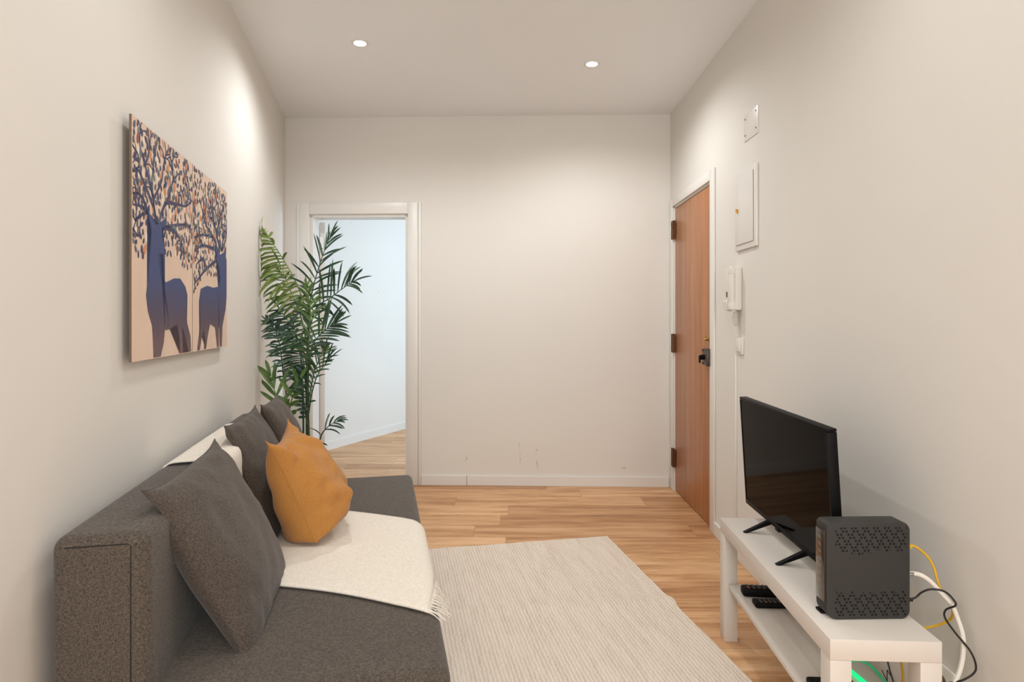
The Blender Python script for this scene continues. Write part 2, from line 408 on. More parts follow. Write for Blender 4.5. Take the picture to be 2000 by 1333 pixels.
lf = obj('door_leaf', bm, 'trim', d2); lf.location = (0.206, 0.145, 0); lf.rotation_euler = (0, 0, math.radians(21))
for z in (1.80, 1.0, 0.22):
    bm = NB(); cyl(bm, (-0.006, 0, z), 0.008, 0.09, 'Z', 12); bx(bm, (0.012, -0.002, z), (0.03, 0.003, 0.085)); obj('hinge', bm, 'steel', lf)

# ---- wooden entry door (door_1) in the right wall
d1 = struct_empty('door_1', (XR, 0, 0))
bm = NB(); cw = 0.075
bx(bm, (-0.006, DY0-cw/2, 1.035), (0.012, cw, 2.07), 0.003); bx(bm, (-0.006, DY1+0.03, 1.035), (0.012, 0.06, 2.07), 0.003)
bx(bm, (-0.006, (DY0+DY1)/2, 2.041), (0.012, DY1-DY0, 0.058), 0.003)
obj('casing', bm, 'trim', d1)
bm = NB()
for yy in (DY0+0.006, DY1-0.006): bx(bm, (0.07, yy, DZ/2), (0.13, 0.012, DZ))
bx(bm, (0.07, (DY0+DY1)/2, DZ-0.006), (0.13, DY1-DY0, 0.012)); obj('door_jamb', bm, 'trim', d1, False)
bm = NB(); bx(bm, (0.027, (DY0+DY1)/2, 0.006+(DZ-0.022)/2), (0.04, DY1-DY0-0.03, DZ-0.024), 0.002)
leaf = obj('door_leaf', bm, 'door', d1)
for zc in (1.845, 1.045, 0.235):
    bm = NB()
    for k in range(5): cyl(bm, (-0.008, DY1-0.012, zc-0.054+k*0.027), 0.0085, 0.0245, 'Z', 14)
    bx(bm, (-0.002, DY1-0.03, zc), (0.004, 0.03, 0.13)); bx(bm, (-0.010, DY1+0.008, zc), (0.004, 0.03, 0.13))
    obj('hinge', bm, 'hinge', leaf)
bm = NB()
bx(bm, (-0.006, 3.538, 0.992), (0.026, 0.095, 0.095), 0.003); bx(bm, (-0.016, 3.478, 0.992), (0.028, 0.030, 0.098), 0.003)
for dy in (-0.036, 0.038):
    for dz in (-0.038, 0.038): cyl(bm, (-0.020, 3.538+dy, 0.992+dz), 0.005, 0.005, 'X', 10)
rim = obj('rim_lock', bm, 'bronze', leaf)
bm = NB(); cyl(bm, (-0.028, 3.55, 0.990), 0.015, 0.022, 'X', 20); bx(bm, (-0.043, 3.555, 0.978), (0.010, 0.016, 0.044), 0.004); obj('lock_knob', bm, 'black', rim)
bm = NB(); cyl(bm, (0.003, 3.535, 1.098), 0.017, 0.008, 'X', 24); cyl(bm, (-0.010, 3.535, 1.098), 0.009, 0.022, 'X', 20, r2=0.012); obj('lock_cylinder', bm, 'brass', leaf)

# ---- downlights
first = None
def make_downlight(label):
    t = thing('downlight', label, 'ceiling light', (0, 0, H), 0, 'recessed downlights in the ceiling')
    bm = NB(); lathe(bm, [(0.031, -0.001), (0.033, -0.006), (0.042, -0.006), (0.044, -0.003), (0.044, 0.0)]); obj('trim_ring', bm, 'trim', t)
    bm = NB(); lathe(bm, [(0.0, -0.003), (0.022, -0.005), (0.031, -0.003)]); obj('lamp_lens', bm, 'led', t)
    return t
def dup(root, loc=None, label=None):
    r = root.copy(); C.objects.link(r)
    if loc is not None: r.location = loc
    if label: r['label'] = label
    for ch in list(root.children):
        c = ch.copy(); C.objects.link(c); c.parent = r
        for g in list(ch.children):
            d = g.copy(); C.objects.link(d); d.parent = c
    return r
DL = ['recessed ceiling downlight nearer the left wall, above the sofa', 'recessed ceiling downlight nearer the entry door on the right',
      'recessed ceiling downlight above the near half of the sofa', 'recessed ceiling downlight above the television bench',
      'recessed ceiling downlight behind the camera on the left', 'recessed ceiling downlight behind the camera on the right']
proto = make_downlight(DL[0]); proto.location = (DOWNLIGHTS[0][0], DOWNLIGHTS[0][1], H)
for i in range(1, 6): dup(proto, (DOWNLIGHTS[i][0], DOWNLIGHTS[i][1], H), DL[i])

# ================================================================ rug
t = Vector((0.528, 3.352)); ra = math.atan2(0.193, 0.965)
bm = NB()
NX, NY = 24, 60; RW, RL = 1.16, 1.70
grid = {}
def rugz(x, y):   # a low crease runs across the rug
    d = (y+0.78+0.10*x)
    return 0.010+0.007*math.exp(-(d/0.022)**2)+0.0015*noise.noise(Vector((x*4, y*4, 0)))
for i in range(NX+1):
    for j in range(NY+1):
        x = -RW*i/NX; y = -RL*j/NY
        ex = (0.006*noise.noise(Vector((y*5, 0, 3)))+0.012*math.exp(-((y+0.78)/0.04)**2)) if i == 0 else 0
        ey = 0.006*noise.noise(Vector((x*6, 2, 3))) if j == 0 else 0
        grid[i, j] = bm.verts.new((x+ex, y+ey, rugz(x, y)))
for i in range(NX):
    for j in range(NY): bm.faces.new((grid[i, j], grid[i+1, j], grid[i+1, j+1], grid[i, j+1]))
rim_e = [e for e in bm.edges if e.is_boundary]
ext = bmesh.ops.extrude_edge_only(bm, edges=rim_e)
for v in [g for g in ext['geom'] if isinstance(g, bmesh.types.BMVert)]: v.co.z = 0.001
rug = obj('rug', bm, 'rug', None, True, 60); rug.location = (t.x, t.y, 0); rug.rotation_euler = (0, 0, ra)
tag(rug, 'cream flat-woven rug lying on the oak floor in front of the sofa', 'rug')

# ================================================================ sofa
SO = Vector((-0.9365, 1.1845, 0)); SL, SW = 1.79, 0.82
def sf(x, y, z): return Vector((SO.x+0.9774*x-0.2112*y, SO.y+0.2112*x+0.9774*y, z))
sofa = thing('sofa', 'charcoal grey fabric armless sofa bed along the left wall', 'sofa', SO, TH)
def block(prof, y0, y1, bev, seg=4, nseg=1):
    bm = NB(); prism(bm, prof, y1-y0, 'Y', y0)
    bmesh.ops.bevel(bm, geom=bm.edges[:], offset=bev, segments=seg, profile=0.5, affect='EDGES'); return bm
bm = block([(0.17, 0.20), (SW, 0.20), (SW, 0.42), (0.17, 0.42)], 0.0, SL, 0.032, 5); obj('seat', bm, 'sofa', sofa)
bm = block([(0.0, 0.14), (0.196, 0.14), (0.183, 0.762), (0.0, 0.762)], 0.047, SL-0.03, 0.030, 6); back = obj('backrest', bm, 'sofa', sofa)
bm = NB()   # seam round the near end panel of the backrest
tube(bm, [(0.030, 0.0485, 0.741), (0.148, 0.0485, 0.741), (0.153, 0.0478, 0.736), (0.153, 0.0470, 0.58), (0.153, 0.0470, 0.45), (0.153, 0.0470, 0.19)], 0.0013, 6, 0)
obj('seam', bm, 'seam', back); bm = NB()
tube(bm, [(0.030, SL-0.03, 0.708), (0.155, SL-0.03, 0.708), (0.172, SL-0.03, 0.45), (0.196, SL-0.03, 0.20)], 0.0016, 6, 0)
obj('seam', bm, 'seam', back)
bm = NB(); bx(bm, (0.43, SL/2, 0.135), (0.74, SL-0.06, 0.13), 0.01); obj('base', bm, 'sofa', sofa)
for x in (0.16, 0.60):
    for y in (0.12, SL-0.12):
        bm = NB(); cyl(bm, (x, y, 0.038), 0.02, 0.076, 'Z', 20, r2=0.026); obj('leg', bm, 'black', sofa)

# ---- throw: one sheet draped over the backrest, down onto the seat and over its front edge
path = [(0.006, 0.740), (0.03, 0.769), (0.10, 0.772), (0.160, 0.771), (0.187, 0.750), (0.192, 0.65), (0.197, 0.50), (0.205, 0.445), (0.235, 0.430), (0.35, 0.4275), (0.5, 0.4275), (0.65, 0.4275), (0.77, 0.4275), (0.80, 0.423), (0.822, 0.408), (0.8275, 0.38), (0.8275, 0.33)]
pp = spline([(a, 0, b) for a, b in path], 5)
cum = [0]
for a, b in zip(pp, pp[1:]): cum.append(cum[-1]+(b-a).length)
def along(sv):
    sv = max(0, min(sv, cum[-1]-1e-6))
    for i in range(len(cum)-1):
        if cum[i+1] >= sv:
            f = (sv-cum[i])/(cum[i+1]-cum[i]); return pp[i].lerp(pp[i+1], f)
TOT = cum[-1]
thr = thing('throw_blanket', 'cream wool throw with a fringed end draped across the middle of the sofa', 'blanket', SO, TH)
NXT, NYT = 90, 40
bm = NB(); G = {}
def throw_pt(i, j):
    v = j/NYT
    end = TOT-0.118+0.075*min(1, v*1.6)      # the near corner stops at the seat's edge, the far side hangs over it
    u = i/NXT*end
    p = along(u)
    # side edges slant towards the viewer
    near = 0.665-0.30*(max(0, u-0.36)/0.60)**1.25+0.012*math.sin(u*9)
    far = 1.36-0.285*(max(0, u-0.36)/0.66)**1.6+0.012*math.sin(u*7+1)
    if u < 0.3: near += 0.0
    y = near+(far-near)*v
    w = 0.0028*max(0, noise.noise(Vector((p.x*7, y*7, 3))))+0.005*math.exp(-((v-0.33-(u-0.6)*0.5)/0.03)**2)*(1 if 0.45 < u < 0.9 else 0)
    return Vector((p.x, y, p.z+w+0.001)), u
for i in range(NXT+1):
    for j in range(NYT+1): G[i, j] = bm.verts.new(throw_pt(i, j)[0])
for i in range(NXT):
    for j in range(NYT): bm.faces.new((G[i, j], G[i+1, j], G[i+1, j+1], G[i, j+1]))
th = obj('blanket', bm, 'throw', thr); md = th.modifiers.new('thick', 'SOLIDIFY'); md.thickness = 0.005; md.offset = 0
bm = NB()
for k in range(150):
    v = k/149; a, u = throw_pt(NXT, v*NYT)
    b = along(min(TOT, u+0.012+0.020*v)); c = along(min(TOT, u+0.026+0.044*v))
    jx = random.uniform(-0.010, 0.008)-0.016*(1-v)**3; out = random.uniform(0.002, 0.022)*(1-v*0.8)
    tube(bm, [a, (b.x+out, a.y+jx*0.5-0.004, b.z), (c.x+out*1.6, a.y+jx-0.012, c.z-0.004)], 0.0013, 4, 3, 0.0008)
obj('fringe', bm, 'throw', thr)

# ================================================================ cushions
def outline_uv(u, v, w, h, pinch, ears, sag=0.0):
    px = w/2*u*(1-pinch*(1-v**4)*abs(u)**3); pz = h/2*v*(1-pinch*(1-u**4)*abs(v)**3)
    if v < 0: px *= 1-sag*0.55*(-v)**5; pz += h/2*sag*0.6*(abs(u)**3)*(-v)**3
    if ears:
        e = (abs(u)*abs(v))**6*(1 if v > 0 or not sag else 0.1); px *= 1+ears*e; pz *= 1+ears*e
    return px, pz
def pillow_bm(w, h, T, nz=0.006, ears=0.0, seed=0, pow_=2.6, pinch=0.05, wr=7, sag=0.0):
    bm = NB(); N = 44; top = {}; bot = {}
    for i in range(N+1):
        for j in range(N+1):
            u = -math.cos(PI*i/N); v = -math.cos(PI*j/N)
            u = 0.5*u+0.5*(2*i/N-1); v = 0.5*v+0.5*(2*j/N-1)
            px, pz = outline_uv(u, v, w, h, pinch, ears, sag)
            prof = (max(0, 1-abs(u)**pow_)*max(0, 1-abs(v)**(3.4 if sag and v < 0 else pow_)))**0.5
            d = T/2*prof*(1-0.30*v if sag else 1)
            q = Vector((px*wr, pz*wr, seed))
            wv = nz*(noise.noise(q)+0.6*noise.noise(q*2.3))*min(1, prof*2)
            edge = max(abs(u), abs(v))
            wv += nz*0.9*noise.noise(Vector((px*22, pz*22, seed+5)))*(edge**4)*min(1, prof*4)
            if sag:   # gathered folds in the slack lower half
                fold = math.sin(px*38+pz*26+2.2*noise.noise(Vector((px*6, pz*6, 7))))
                wv += 0.012*max(0, fold)**2*max(0, 0.35-v)*min(1, prof*1.6)*(0.5+noise.noise(Vector((px*5, pz*9, 2))))
            edgeb = i in (0, N) or j in (0, N)
            a = bm.verts.new((px, -d-wv, pz)); top[i, j] = a
            bot[i, j] = a if edgeb else bm.verts.new((px, d*(0.86 if sag else 1)+nz*noise.noise(q+Vector((9, 9, 9)))*min(1, prof*2), pz))
    for i in range(N):
        for j in range(N):
            bm.faces.new((top[i, j], top[i+1, j], top[i+1, j+1], top[i, j+1]))
            bm.faces.new((bot[i, j], bot[i, j+1], bot[i+1, j+1], bot[i+1, j]))
    return bm
def place_plane(o, center, ex, ez):
    """local x -> ex, local z -> ez, local -y faces the room"""
    ex = Vector(ex).normalized(); ez = Vector(ez); ez = (ez-ex*ez.dot(ex)).normalized(); ey = ez.cross(ex)
    m = Matrix((ex, ey, ez)).transposed().to_4x4(); m.translation = Vector(center); o.matrix_world = m
def cushion(name, label, cat, bm, mat, center, ex, ez, w, h, seam='seam'):
    t = thing(name, label, cat)
    if isinstance(center, Vector): pass
    place_plane(t, center, ex, ez)
    obj('cover', bm, mat, t)
    return t
def flare(bm, w, h, k):
    for v in bm.verts:
        if v.co.x > 0 and v.co.z > 0: v.co.x += k*(v.co.x/(w/2))*(v.co.z/(h/2))
    return bm
def edge_tube(w, h, pinch, ears, r=0.0022, sag=0.0):
    bm = NB(); pts = []; N = 40
    seq = [(-1+2*k/N, -1) for k in range(N)]+[(1, -1+2*k/N) for k in range(N)]+[(1-2*k/N, 1) for k in range(N)]+[(-1, 1-2*k/N) for k in range(N+1)]
    for u, v in seq:
        px, pz = outline_uv(u, v, w, h, pinch, ears, sag)
        pts.append((px, 0, pz))
    tube(bm, pts, r, 6, 0); return bm
U = Vector((-0.2112, 0.9774, 0))
# A: near charcoal cushion
A_c = Vector((-0.790, 1.680, 0.602))
ca = cushion('charcoal_cushion', 'charcoal cushion nearest the viewer, leaning on the sofa back', 'cushion', flare(pillow_bm(0.552, 0.47, 0.15, 0.010, 0.05, 1, pinch=0.035), 0.55, 0.47, 0.028), 'cushion', A_c, U, (-0.205, -0.04, 0.40), 0.52, 0.47)
ca['group'] = 'charcoal scatter cushions on the sofa'
obj('piping', flare(edge_tube(0.552, 0.47, 0.035, 0.05), 0.55, 0.47, 0.028), 'cushion', ca)
cb = cushion('charcoal_cushion', 'charcoal cushion standing upright behind the mustard one', 'cushion', pillow_bm(0.50, 0.44, 0.12, 0.009, 0.03, 2, pinch=0.03), 'cushion', (-0.963, 2.335, 0.633), U, (-0.15, -0.03, 0.42), 0.50, 0.44)
cb['group'] = 'charcoal scatter cushions on the sofa'
obj('piping', edge_tube(0.50, 0.44, 0.03, 0.03), 'cushion', cb)
cc = cushion('charcoal_cushion', 'charcoal cushion farthest away, mostly hidden, in front of the palm', 'cushion', pillow_bm(0.37, 0.43, 0.13, 0.009, 0.04, 3, pinch=0.03), 'cushion', (-1.037, 2.792, 0.638), U, (-0.16, -0.03, 0.41), 0.42, 0.43)
cc['group'] = 'charcoal scatter cushions on the sofa'
obj('piping', edge_tube(0.37, 0.43, 0.03, 0.04), 'cushion', cc)
cd = cushion('mustard_cushion', 'puffy mustard yellow linen cushion standing on the cream throw', 'cushion', pillow_bm(0.40, 0.395, 0.255, 0.026, 0.12, 4, pow_=2.2, pinch=0.10, wr=9, sag=0.22), 'mustard', (-0.768, 2.220, 0.609), (-0.20, 0.98, 0.0), (-0.17, -0.03, 0.40), 0.42, 0.44)
obj('piping', edge_tube(0.40, 0.395, 0.10, 0.12, 0.0018, 0.22), 'mustard', cd)

# the cushions flatten where they press on the backrest and the seat
bpy.context.view_layer.update()
s_inv = sofa.matrix_world.inverted()
for cu, zs in ((ca, 0.412), (cb, 0.433), (cc, 0.4225), (cd, 0.433)):
    for part in cu.children:
        m = s_inv @ cu.matrix_world; mi_ = m.inverted()
        for v in part.data.vertices:
            p = m @ v.co; fx = 0.170+(0.762-p.z)*0.02
            if p.x < fx and p.z < 0.80:
                k = 1 if p.z < 0.755 else max(0, (0.80-p.z)/0.045)
                p.x += (fx-p.x)*k
            if p.z < zs: p.z = zs
            v.co = mi_ @ p

# ================================================================ wall canvases
rnd = random.Random(11)
PW = (0.535, 0.488)
NAVY = plain('print_navy', (68, 70, 98), 0.8); BROWN = plain('print_brown', (74, 60, 74), 0.8, var=0.15)
def body_mat():
    t = NT('print_deer_body'); tc = t.n('ShaderNodeTexCoord'); sep = t.n('ShaderNodeSeparateXYZ'); t.l(tc.outputs['Object'], sep.inputs[0])
    st = t.noise(t.coord(scale=(1, 14, 1.6)), 6, 3)
    f = t.math('ADD', t.math('MULTIPLY', sep.outputs[2], 4.2), t.math('MULTIPLY', t.math('SUBTRACT', st, 0.5), 0.5))
    t.l(t.ramp(f, [(0.15, lin((112, 90, 92))), (0.5, lin((88, 76, 92))), (0.85, lin((74, 76, 110))), (1.0, lin((68, 78, 120)))]), t.b.inputs['Base Color'])
    t.b.inputs['Roughness'].default_value = 0.8; return t.m
BODY = body_mat()
PR = {k: plain('print_'+k, c, 0.8) for k, c in dict(slate=(92, 96, 116), teal=(110, 124, 126), orange=(205, 140, 100), rust=(140, 88, 72), cream=(236, 218, 196), rose=(206, 150, 130)).items()}
mats = ['canvas', 'canvas_edge', BODY, NAVY, PR['slate'], PR['teal'], PR['orange'], PR['rust'], PR['cream'], PR['rose']]
def canvas(name, label, s0, w, h, z0, outline, branches, nleaf, seed, fill_low, heavy):
    rn = random.Random(seed)
    t = thing(name, label, 'wall art', wl(0, s0, z0), TH, 'pair of deer canvases on the left wall')
    bm = NB(); D = 0.026
    bx(bm, (D-0.0035, w/2, h/2), (0.007, w, h), 0.001, mi=1)
    sc = 1.0075; outline = [(a*sc, b*sc) for a, b in outline]; branches = [[(a*sc, b*sc) for a, b in br] for br in branches]
    for f in bm.faces:
        if f.normal.x > 0.9: f.material_index = 0
    body = obj('printed_panel', bm, ['canvas', 'canvas_edge'], t, False)
    bm = NB(); bx(bm, (0.0095, w/2, 0.06), (0.019, w-0.12, 0.03)); bx(bm, (0.0095, w/2, h-0.06), (0.019, w-0.12, 0.03)); bx(bm, (0.0095, 0.075, h/2), (0.019, 0.03, h-0.15)); bx(bm, (0.0095, w-0.075, h/2), (0.019, 0.03, h-0.15)); obj('stretcher_frame', bm, 'canvas_edge', t, False)
    bm = NB()
    def poly(pts, mi, lift):
        pts = [(min(max(a, 0.003), w-0.003), min(max(b, 0.003), h-0.003)) for a, b in pts]
        cl = []
        for p in pts:
            if not cl or (abs(p[0]-cl[-1][0])+abs(p[1]-cl[-1][1])) > 1e-5: cl.append(p)
        if len(cl) < 3: return
        vv = [bm.verts.new((D+lift, a, b)) for a, b in cl]
        try: f = bm.faces.new(vv)
        except ValueError: return
        f.material_index = mi
        if f.normal.x < 0: f.normal_flip()
        bmesh.ops.triangulate(bm, faces=[f])
    def stroke(pts, r0, r1, mi, lift):
        ps = spline([(0, a, b) for a, b in pts], 5)
        L = []; R = []; n = len(ps)
        for i, p in enumerate(ps):
            tg = (ps[min(i+1, n-1)]-ps[max(i-1, 0)]).normalized(); nn = Vector((0, -tg.z, tg.y)); r = r0+(r1-r0)*i/(n-1)
            L.append((p.y+nn.y*r, p.z+nn.z*r)); R.append((p.y-nn.y*r, p.z-nn.z*r))
        for i in range(n-1): poly([L[i], L[i+1], R[i+1], R[i]], mi, lift)
        return ps
    def leaf(a, b, ang, l, r, mi, lift):
        pts = []
        for k in range(10):
            q = 2*PI*k/10; x = l*math.cos(q); y = r*math.sin(q)*(1-0.3*math.cos(q))
            pts.append((a+x*math.cos(ang)-y*math.sin(ang), b+x*math.sin(ang)+y*math.cos(ang)))
        poly(pts, mi, lift)
    anchors = []
    for bi, br in enumerate(branches):
        th0 = 0.008 if bi < heavy else 0.0055
        ps = stroke(br, th0, 0.0022, 3, 0.0008)
        for p in ps[3:]: anchors.append((p.y, p.z))
        # twigs
        for k in range(4):
            p = ps[rn.randrange(len(ps)//3, len(ps))]; ang = rn.uniform(0.1, PI-0.1); l = rn.uniform(0.035, 0.08)
            q = [(p.y, p.z), (p.y+l*0.5*math.cos(ang), p.z+l*0.5*math.sin(ang)), (p.y+l*math.cos(ang+0.4), p.z+l*math.sin(ang+0.4))]
            stroke(q, 0.003, 0.0015, 3, 0.0008); anchors.append(q[-1]); anchors.append(q[1])
    placed = []
    tries = 0
    while len(placed) < nleaf and tries < 9000:
        tries += 1
        if rn.random() < 0.5:
            p = rn.choice(anchors); a = p[0]+rn.gauss(0, 0.02); b = p[1]+rn.gauss(0, 0.02)
        else:
            a = rn.uniform(0.004, w-0.004); b = rn.uniform(0.30, h-0.004)
        if not (0.008 < a < w-0.008 and fill_low(a) < b < h-0.008): continue
        if any(abs(a-c)+abs(b-d) < 0.021 for c, d in placed): continue
        placed.append((a, b))
        x = rn.random()
        mi = 3 if x < 0.42 else 4 if x < 0.66 else 5 if x < 0.78 else 6 if x < 0.85 else 7 if x < 0.885 else 8 if x < 0.96 else 9
        if mi in (6, 7, 8, 9): leaf(a, b, rn.uniform(0.6, 2.5), rn.uniform(0.012, 0.021), rn.uniform(0.008, 0.013), mi, 0.0006)
        else: leaf(a, b, rn.uniform(0.9, 2.3) if rn.random() < 0.8 else rn.uniform(0, PI), rn.uniform(0.009, 0.0145), rn.uniform(0.0048, 0.0075), mi, 0.0010)
    poly(outline, 2, 0.0014)
    # the print is the canvas's own surface: join it into the canvas mesh
    me = body.data; bm2 = bmesh.new(); bm2.from_mesh(me); me.materials.clear()
    for mm in mats: me.materials.append(M[mm] if isinstance(mm, str) else mm)
    tmp = bpy.data.meshes.new('print'); bm.to_mesh(tmp); bm.free(); bm2.from_mesh(tmp); bm2.to_mesh(me); bm2.free(); bpy.data.meshes.remove(tmp)
    return t
deer_a = [(0.109, 0.434), (0.149, 0.417), (0.174, 0.402), (0.199, 0.409), (0.229, 0.422), (0.271, 0.442), (0.258, 0.415), (0.229, 0.397), (0.226, 0.372), (0.253, 0.343), (0.244, 0.324), (0.212, 0.318), (0.194, 0.321), (0.199, 0.293), (0.217, 0.256), (0.262, 0.234), (0.339, 0.252), (0.401, 0.256), (0.456, 0.231), (0.478, 0.203), (0.467, 0.16), (0.472, 0.109), (0.513, 0.058), (0.52, 0.004), (0.49, 0.004), (0.456, 0.059), (0.423, 0.095), (0.434, 0.039), (0.429, 0.004), (0.397, 0.004), (0.397, 0.047), (0.37, 0.103), (0.3, 0.087), (0.253, 0.084), (0.244, 0.046), (0.217, 0.004), (0.16, 0.004), (0.157, 0.043), (0.149, 0.098), (0.116, 0.141), (0.101, 0.188), (0.109, 0.218), (0.124, 0.28), (0.121, 0.34), (0.141, 0.382), (0.121, 0.403)]
deer_b = [(0.283, 0.423), (0.33, 0.403), (0.379, 0.391), (0.43, 0.405), (0.475, 0.434), (0.465, 0.396), (0.482, 0.376), (0.482, 0.216), (0.465, 0.161), (0.413, 0.09), (0.402, 0.004), (0.373, 0.004), (0.369, 0.086), (0.345, 0.086), (0.356, 0.004), (0.33, 0.004), (0.298, 0.087), (0.223, 0.1), (0.194, 0.06), (0.165, 0.004), (0.141, 0.004), (0.152, 0.053), (0.13, 0.093), (0.111, 0.054), (0.084, 0.004), (0.053, 0.004), (0.077, 0.063), (0.092, 0.116), (0.077, 0.186), (0.098, 0.233), (0.18, 0.249), (0.268, 0.246), (0.346, 0.254), (0.379, 0.291), (0.356, 0.341), (0.314, 0.363), (0.321, 0.385)]
br_a = [[(0.182, 0.397), (0.157, 0.467), (0.132, 0.511), (0.093, 0.562), (0.055, 0.61), (0.063, 0.671)], [(0.187, 0.404), (0.154, 0.473), (0.149, 0.527), (0.165, 0.605), (0.191, 0.655), (0.2, 0.672)],
        [(0.199, 0.406), (0.262, 0.481), (0.359, 0.499), (0.467, 0.512), (0.525, 0.545)], [(0.182, 0.403), (0.109, 0.428), (0.063, 0.437), (0.004, 0.432)], [(0.124, 0.425), (0.063, 0.467), (0.004, 0.463)],
        [(0.244, 0.406), (0.339, 0.407), (0.401, 0.388), (0.445, 0.351), (0.43, 0.317)], [(0.157, 0.455), (0.048, 0.533), (0.004, 0.522)], [(0.262, 0.481), (0.31, 0.536), (0.339, 0.576), (0.423, 0.624)],
        [(0.063, 0.525), (0.041, 0.577), (0.004, 0.592)], [(0.154, 0.473), (0.226, 0.544), (0.244, 0.6), (0.281, 0.655)], [(0.339, 0.576), (0.319, 0.619), (0.359, 0.67)], [(0.467, 0.512), (0.502, 0.577), (0.467, 0.62)],
        [(0.244, 0.406), (0.445, 0.444), (0.525, 0.434)], [(0.093, 0.562), (0.124, 0.612), (0.116, 0.67)], [(0.109, 0.428), (0.033, 0.398), (0.004, 0.348)], [(0.004, 0.348), (0.033, 0.352), (0.07, 0.351)]]
br_b = [[(0.362, 0.393), (0.268, 0.45), (0.18, 0.478), (0.124, 0.517), (0.098, 0.567)], [(0.369, 0.398), (0.33, 0.467), (0.268, 0.525), (0.238, 0.569), (0.18, 0.615)], [(0.396, 0.406), (0.43, 0.48), (0.396, 0.546), (0.33, 0.604), (0.268, 0.642)],
        [(0.413, 0.412), (0.475, 0.479), (0.48, 0.561)], [(0.33, 0.364), (0.18, 0.317), (0.071, 0.27), (0.009, 0.243)], [(0.314, 0.405), (0.124, 0.399), (0.033, 0.366)], [(0.124, 0.399), (0.046, 0.443), (0.009, 0.482)],
        [(0.33, 0.467), (0.362, 0.54), (0.465, 0.629)], [(0.268, 0.45), (0.124, 0.439), (0.016, 0.416)], [(0.18, 0.317), (0.124, 0.344), (0.046, 0.321)], [(0.39, 0.41), (0.36, 0.5), (0.31, 0.56)], [(0.40, 0.41), (0.45, 0.52), (0.44, 0.6)], [(0.375, 0.40), (0.29, 0.49), (0.21, 0.53)]]
canvas('deer_canvas', 'left canvas of the pair, large dark deer with leafy antlers on tan', 1.6890, 0.542, 0.683, 1.0925, deer_a, br_a, 300, 3,
       lambda a: 0.29 if a < 0.11 else (0.40 if a < 0.24 else (0.33 if a < 0.40 else 0.28)), 7)
canvas('deer_canvas', 'right canvas of the pair, smaller dark deer nearer the palm', 2.2350, 0.497, 0.683, 1.0925, deer_b, br_b, 290, 5,
       lambda a: 0.20 if a < 0.07 else (0.26 if a < 0.34 else 0.42), 6)

# ================================================================ palm
PALM = Vector((-1.20, 3.50, 0))
palm = thing('potted_palm', 'tall artificial areca palm standing in the corner behind the sofa', 'plant', PALM)
bm = NB(); lathe(bm, [(0.0, 0.0), (0.10, 0.0), (0.105, 0.01), (0.125, 0.24), (0.132, 0.25), (0.132, 0.27), (0.118, 0.27), (0.115, 0.235), (0.0, 0.235)]); pot = obj('pot', bm, 'pot', palm)
bm = NB(); lathe(bm, [(0.0, 0.242), (0.06, 0.246), (0.1145, 0.238)]); obj('soil', bm, 'soil', pot)
K = 3.5/1180
def pv(x, y, d=0.0):
    """palm-local metres from a measured offset (right, up) at depth d behind the stem plane"""
    return Vector((x, d, y))
def q(px, py, d=0.0):
    # measured on the photograph at the plant's own distance, then expressed from the plant's foot
    Y = 3.5+d
    return Vector(((px-1000)*Y/1180-PALM.x, d, 1.21-(py-625)*Y/1180))
def leaflet(bm, p, d, up, L, W, droop, curl=0.0):
    n = 6; ring = []; pos = p.copy(); d = d.normalized(); side = d.cross(up)
    if side.length < 1e-3: side = d.cross(Vector((1, 0, 0)))
    side.normalize()
    for i in range(n+1):
        t = i/n; w = W*(math.sin(PI*min(1, t*0.82+0.10))**0.75) if t < 1 else 0.0004
        nrm = side.cross(d).normalized()
        a = pos+side*w/2+nrm*w*0.18; b = pos; c = pos-side*w/2+nrm*w*0.18
        ring.append([bm.verts.new(a), bm.verts.new(b), bm.verts.new(c)])
        pos = pos+d*(L/n)
        d = (d+Vector((0, 0, -droop/n))+side*curl/n).normalized()
        side = (side-d*side.dot(d)).normalized()
    for r0, r1 in zip(ring, ring[1:]):
        bm.faces.new((r0[0], r0[1], r1[1], r1[0])); bm.faces.new((r0[1], r0[2], r1[2], r1[1]))
